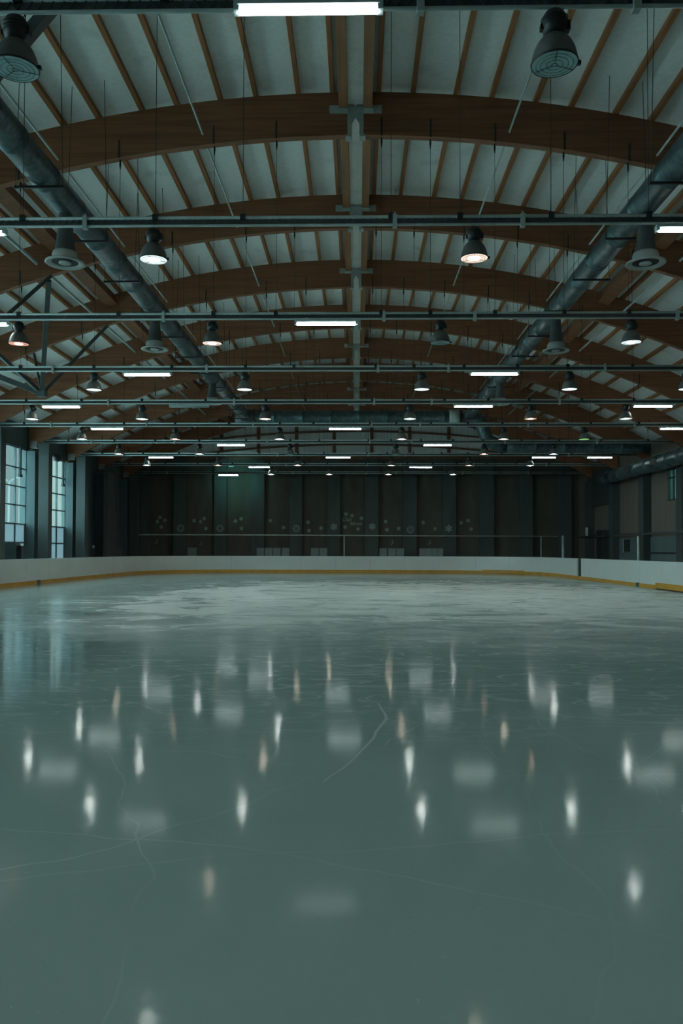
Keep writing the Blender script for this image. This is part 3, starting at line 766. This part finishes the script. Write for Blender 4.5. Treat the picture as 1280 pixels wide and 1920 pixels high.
for i, (x, z) in enumerate(SM):
    o = inst(fl_s, 'snowflake', None, (x, y_at(x), z))
    nn = ORD[i] if i < 20 else ORD[len(SM) - 1 - i] + ' from the right'
    tag(o, 'small white snowflake decoration on the far wall, %s' % (nn + ' from the left' if i < 20 else nn), 'snowflake', 'small snowflakes on the far wall')
for i, (x, z) in enumerate([(-1.88, 3.54), (1.32, 3.57), (7.65, 3.42)]):
    o = inst(fl_b, 'snowflake', None, (x, y_at(x), z))
    tag(o, 'larger white snowflake decoration on a far wall pilaster, %s' % ('left of the lettering', 'right of the lettering', 'rightmost of the three')[i], 'snowflake', 'larger snowflakes on pilasters')
rg = MB().tube([(.27 * math.cos(a * PI / 12), 0, .27 * math.sin(a * PI / 12)) for a in range(25)], .035, 6, False)
for a in range(8): rg.bar((.10 * math.cos(a * PI / 4), 0, .10 * math.sin(a * PI / 4)), (.22 * math.cos(a * PI / 4), 0, .22 * math.sin(a * PI / 4)), .04, .02, (0, 1, 0))
rg_m = rg.mesh('ring_ornament', M_sticker)
for i, (x, z) in enumerate([(-14.67, 3.38), (-11.38, 3.38), (-4.99, 3.38), (4.48, 3.32)]):
    o = inst(rg_m, 'ring_ornament', None, (x, y_at(x), z)); tag(o, 'white ring-shaped decoration on a far wall pilaster, %s from the left' % ORD[i], 'ring decoration', 'ring decorations on pilasters')
for i, (x, z) in enumerate([(-16.86, 2.29), (-13.13, 2.14), (2.94, 2.25), (6.05, 2.26)]):
    o = MB().tube([(.13 * math.sin(a * .5) * (1 if a < 5 else .6), 0, .16 * math.cos(a * .5)) for a in range(9)], .03, 6).obj('wall_hook', M_sticker)
    o.location = (x, y_at(x) - .02, z); tag(o, 'faint curved hook on the far wall below the grey pipe, %s from the left' % ORD[i], 'hook', 'faint hooks on the far wall')
def lettering(txt, x, z, size):
    cu = bpy.data.curves.new('lettering', 'FONT'); cu.body = txt; cu.size = size; cu.extrude = .012; cu.shear = .25; cu.offset = .006
    to = bpy.data.objects.new('lettering_source', cu); C.objects.link(to)
    dg = bpy.context.evaluated_depsgraph_get(); me = bpy.data.meshes.new_from_object(to.evaluated_get(dg))
    C.objects.unlink(to); bpy.data.objects.remove(to)
    me.materials.clear(); me.materials.append(M_sticker)
    o = bpy.data.objects.new('lettering', me); C.objects.link(o); o.location = (x, 66.96, z); o.rotation_euler = (PI / 2, 0, 0)
    return o
tag(lettering('Club', -1.22, 4.02, .42), 'white slanted word Club on the far wall among snowflakes', 'lettering')
tag(lettering('Minch', -.55, 3.68, .42), 'white slanted word under and right of Club on the far wall', 'lettering')

# a teal flood on the far wall
t = thing('wall_floodlight', (-9.9, 62.9, 8.25), 'small teal-green floodlight below the farthest rail at left, washing the far wall', 'floodlight')
MB().box(-.2, .2, -.06, .06, -.05, .05).obj('housing', M_dsteel, t)
MB().box(-.18, .18, -.065, .065, -.08, -.05).obj('lens', emit('lens_teal', (.1, .5, .45), 1.6), t)
MB().tube([(0, 0, .05), (0, 0, .35)], .01, 5).obj('bracket', M_wire, t)
ld = bpy.data.lights.new('floodlight_beam', 'SPOT'); ld.energy = 320; ld.color = (.16, .75, .66); ld.spot_size = 1.5; ld.spot_blend = 1; ld.shadow_soft_size = .15
lo = bpy.data.objects.new('floodlight_beam', ld); C.objects.link(lo); lo.parent = t; lo.location = (0, .1, -.1)
lo.rotation_euler = (math.radians(78), 0, 0)

# loudspeaker at the left windows
t = thing('loudspeaker', (-17.6, 46.6, 7.0), 'round black loudspeaker hanging high at the farther left window', 'loudspeaker')
MB().lathe([(.001, -.26), (.16, -.24), (.25, -.12), (.27, 0), (.24, .14), (.14, .24), (.001, .26)]).obj('cabinet', M_black, t)
MB().tube([(0, 0, .20), (-.5, 0, .35), (-.9, 0, .35)], .03, 6).obj('bracket', M_black, t)
for y, l in ((42.2, 'nearer'), (48.6, 'farther')):
    t = thing('window_strap', (-18.42, y + 1.25, 5.6), 'dark hanging strap with a weight in front of the %s left window' % l, 'strap')
    MB().box(-.05, .05, -.08, .08, .1, 1.6).obj('strap', M_post, t); MB().box(-.06, .07, -.16, .16, -.05, .1).obj('weight', M_post, t)
t = thing('floor_post', (-17.3, 52.4, -.08), 'slim dark post with a pale head behind the left boards', 'post')
MB().tube([(0, 0, 0), (0, 0, 1.75)], .05, 8).obj('shaft', M_rub, t); MB().lathe([(.001, 1.75), (.07, 1.78), (.07, 1.92), (.001, 1.97)], n=12).obj('head', M_sticker, t)
t = thing('equipment_box', (-17.2, 40.2, -.08), 'pale grey equipment box at the left edge behind the boards', 'box')
MB().box(-.45, .1, -.3, .3, 0, 2.0).obj('cabinet', M_col, t); MB().box(.1, .35, -.2, .2, .3, 1.85).obj('side_unit', M_black, t)
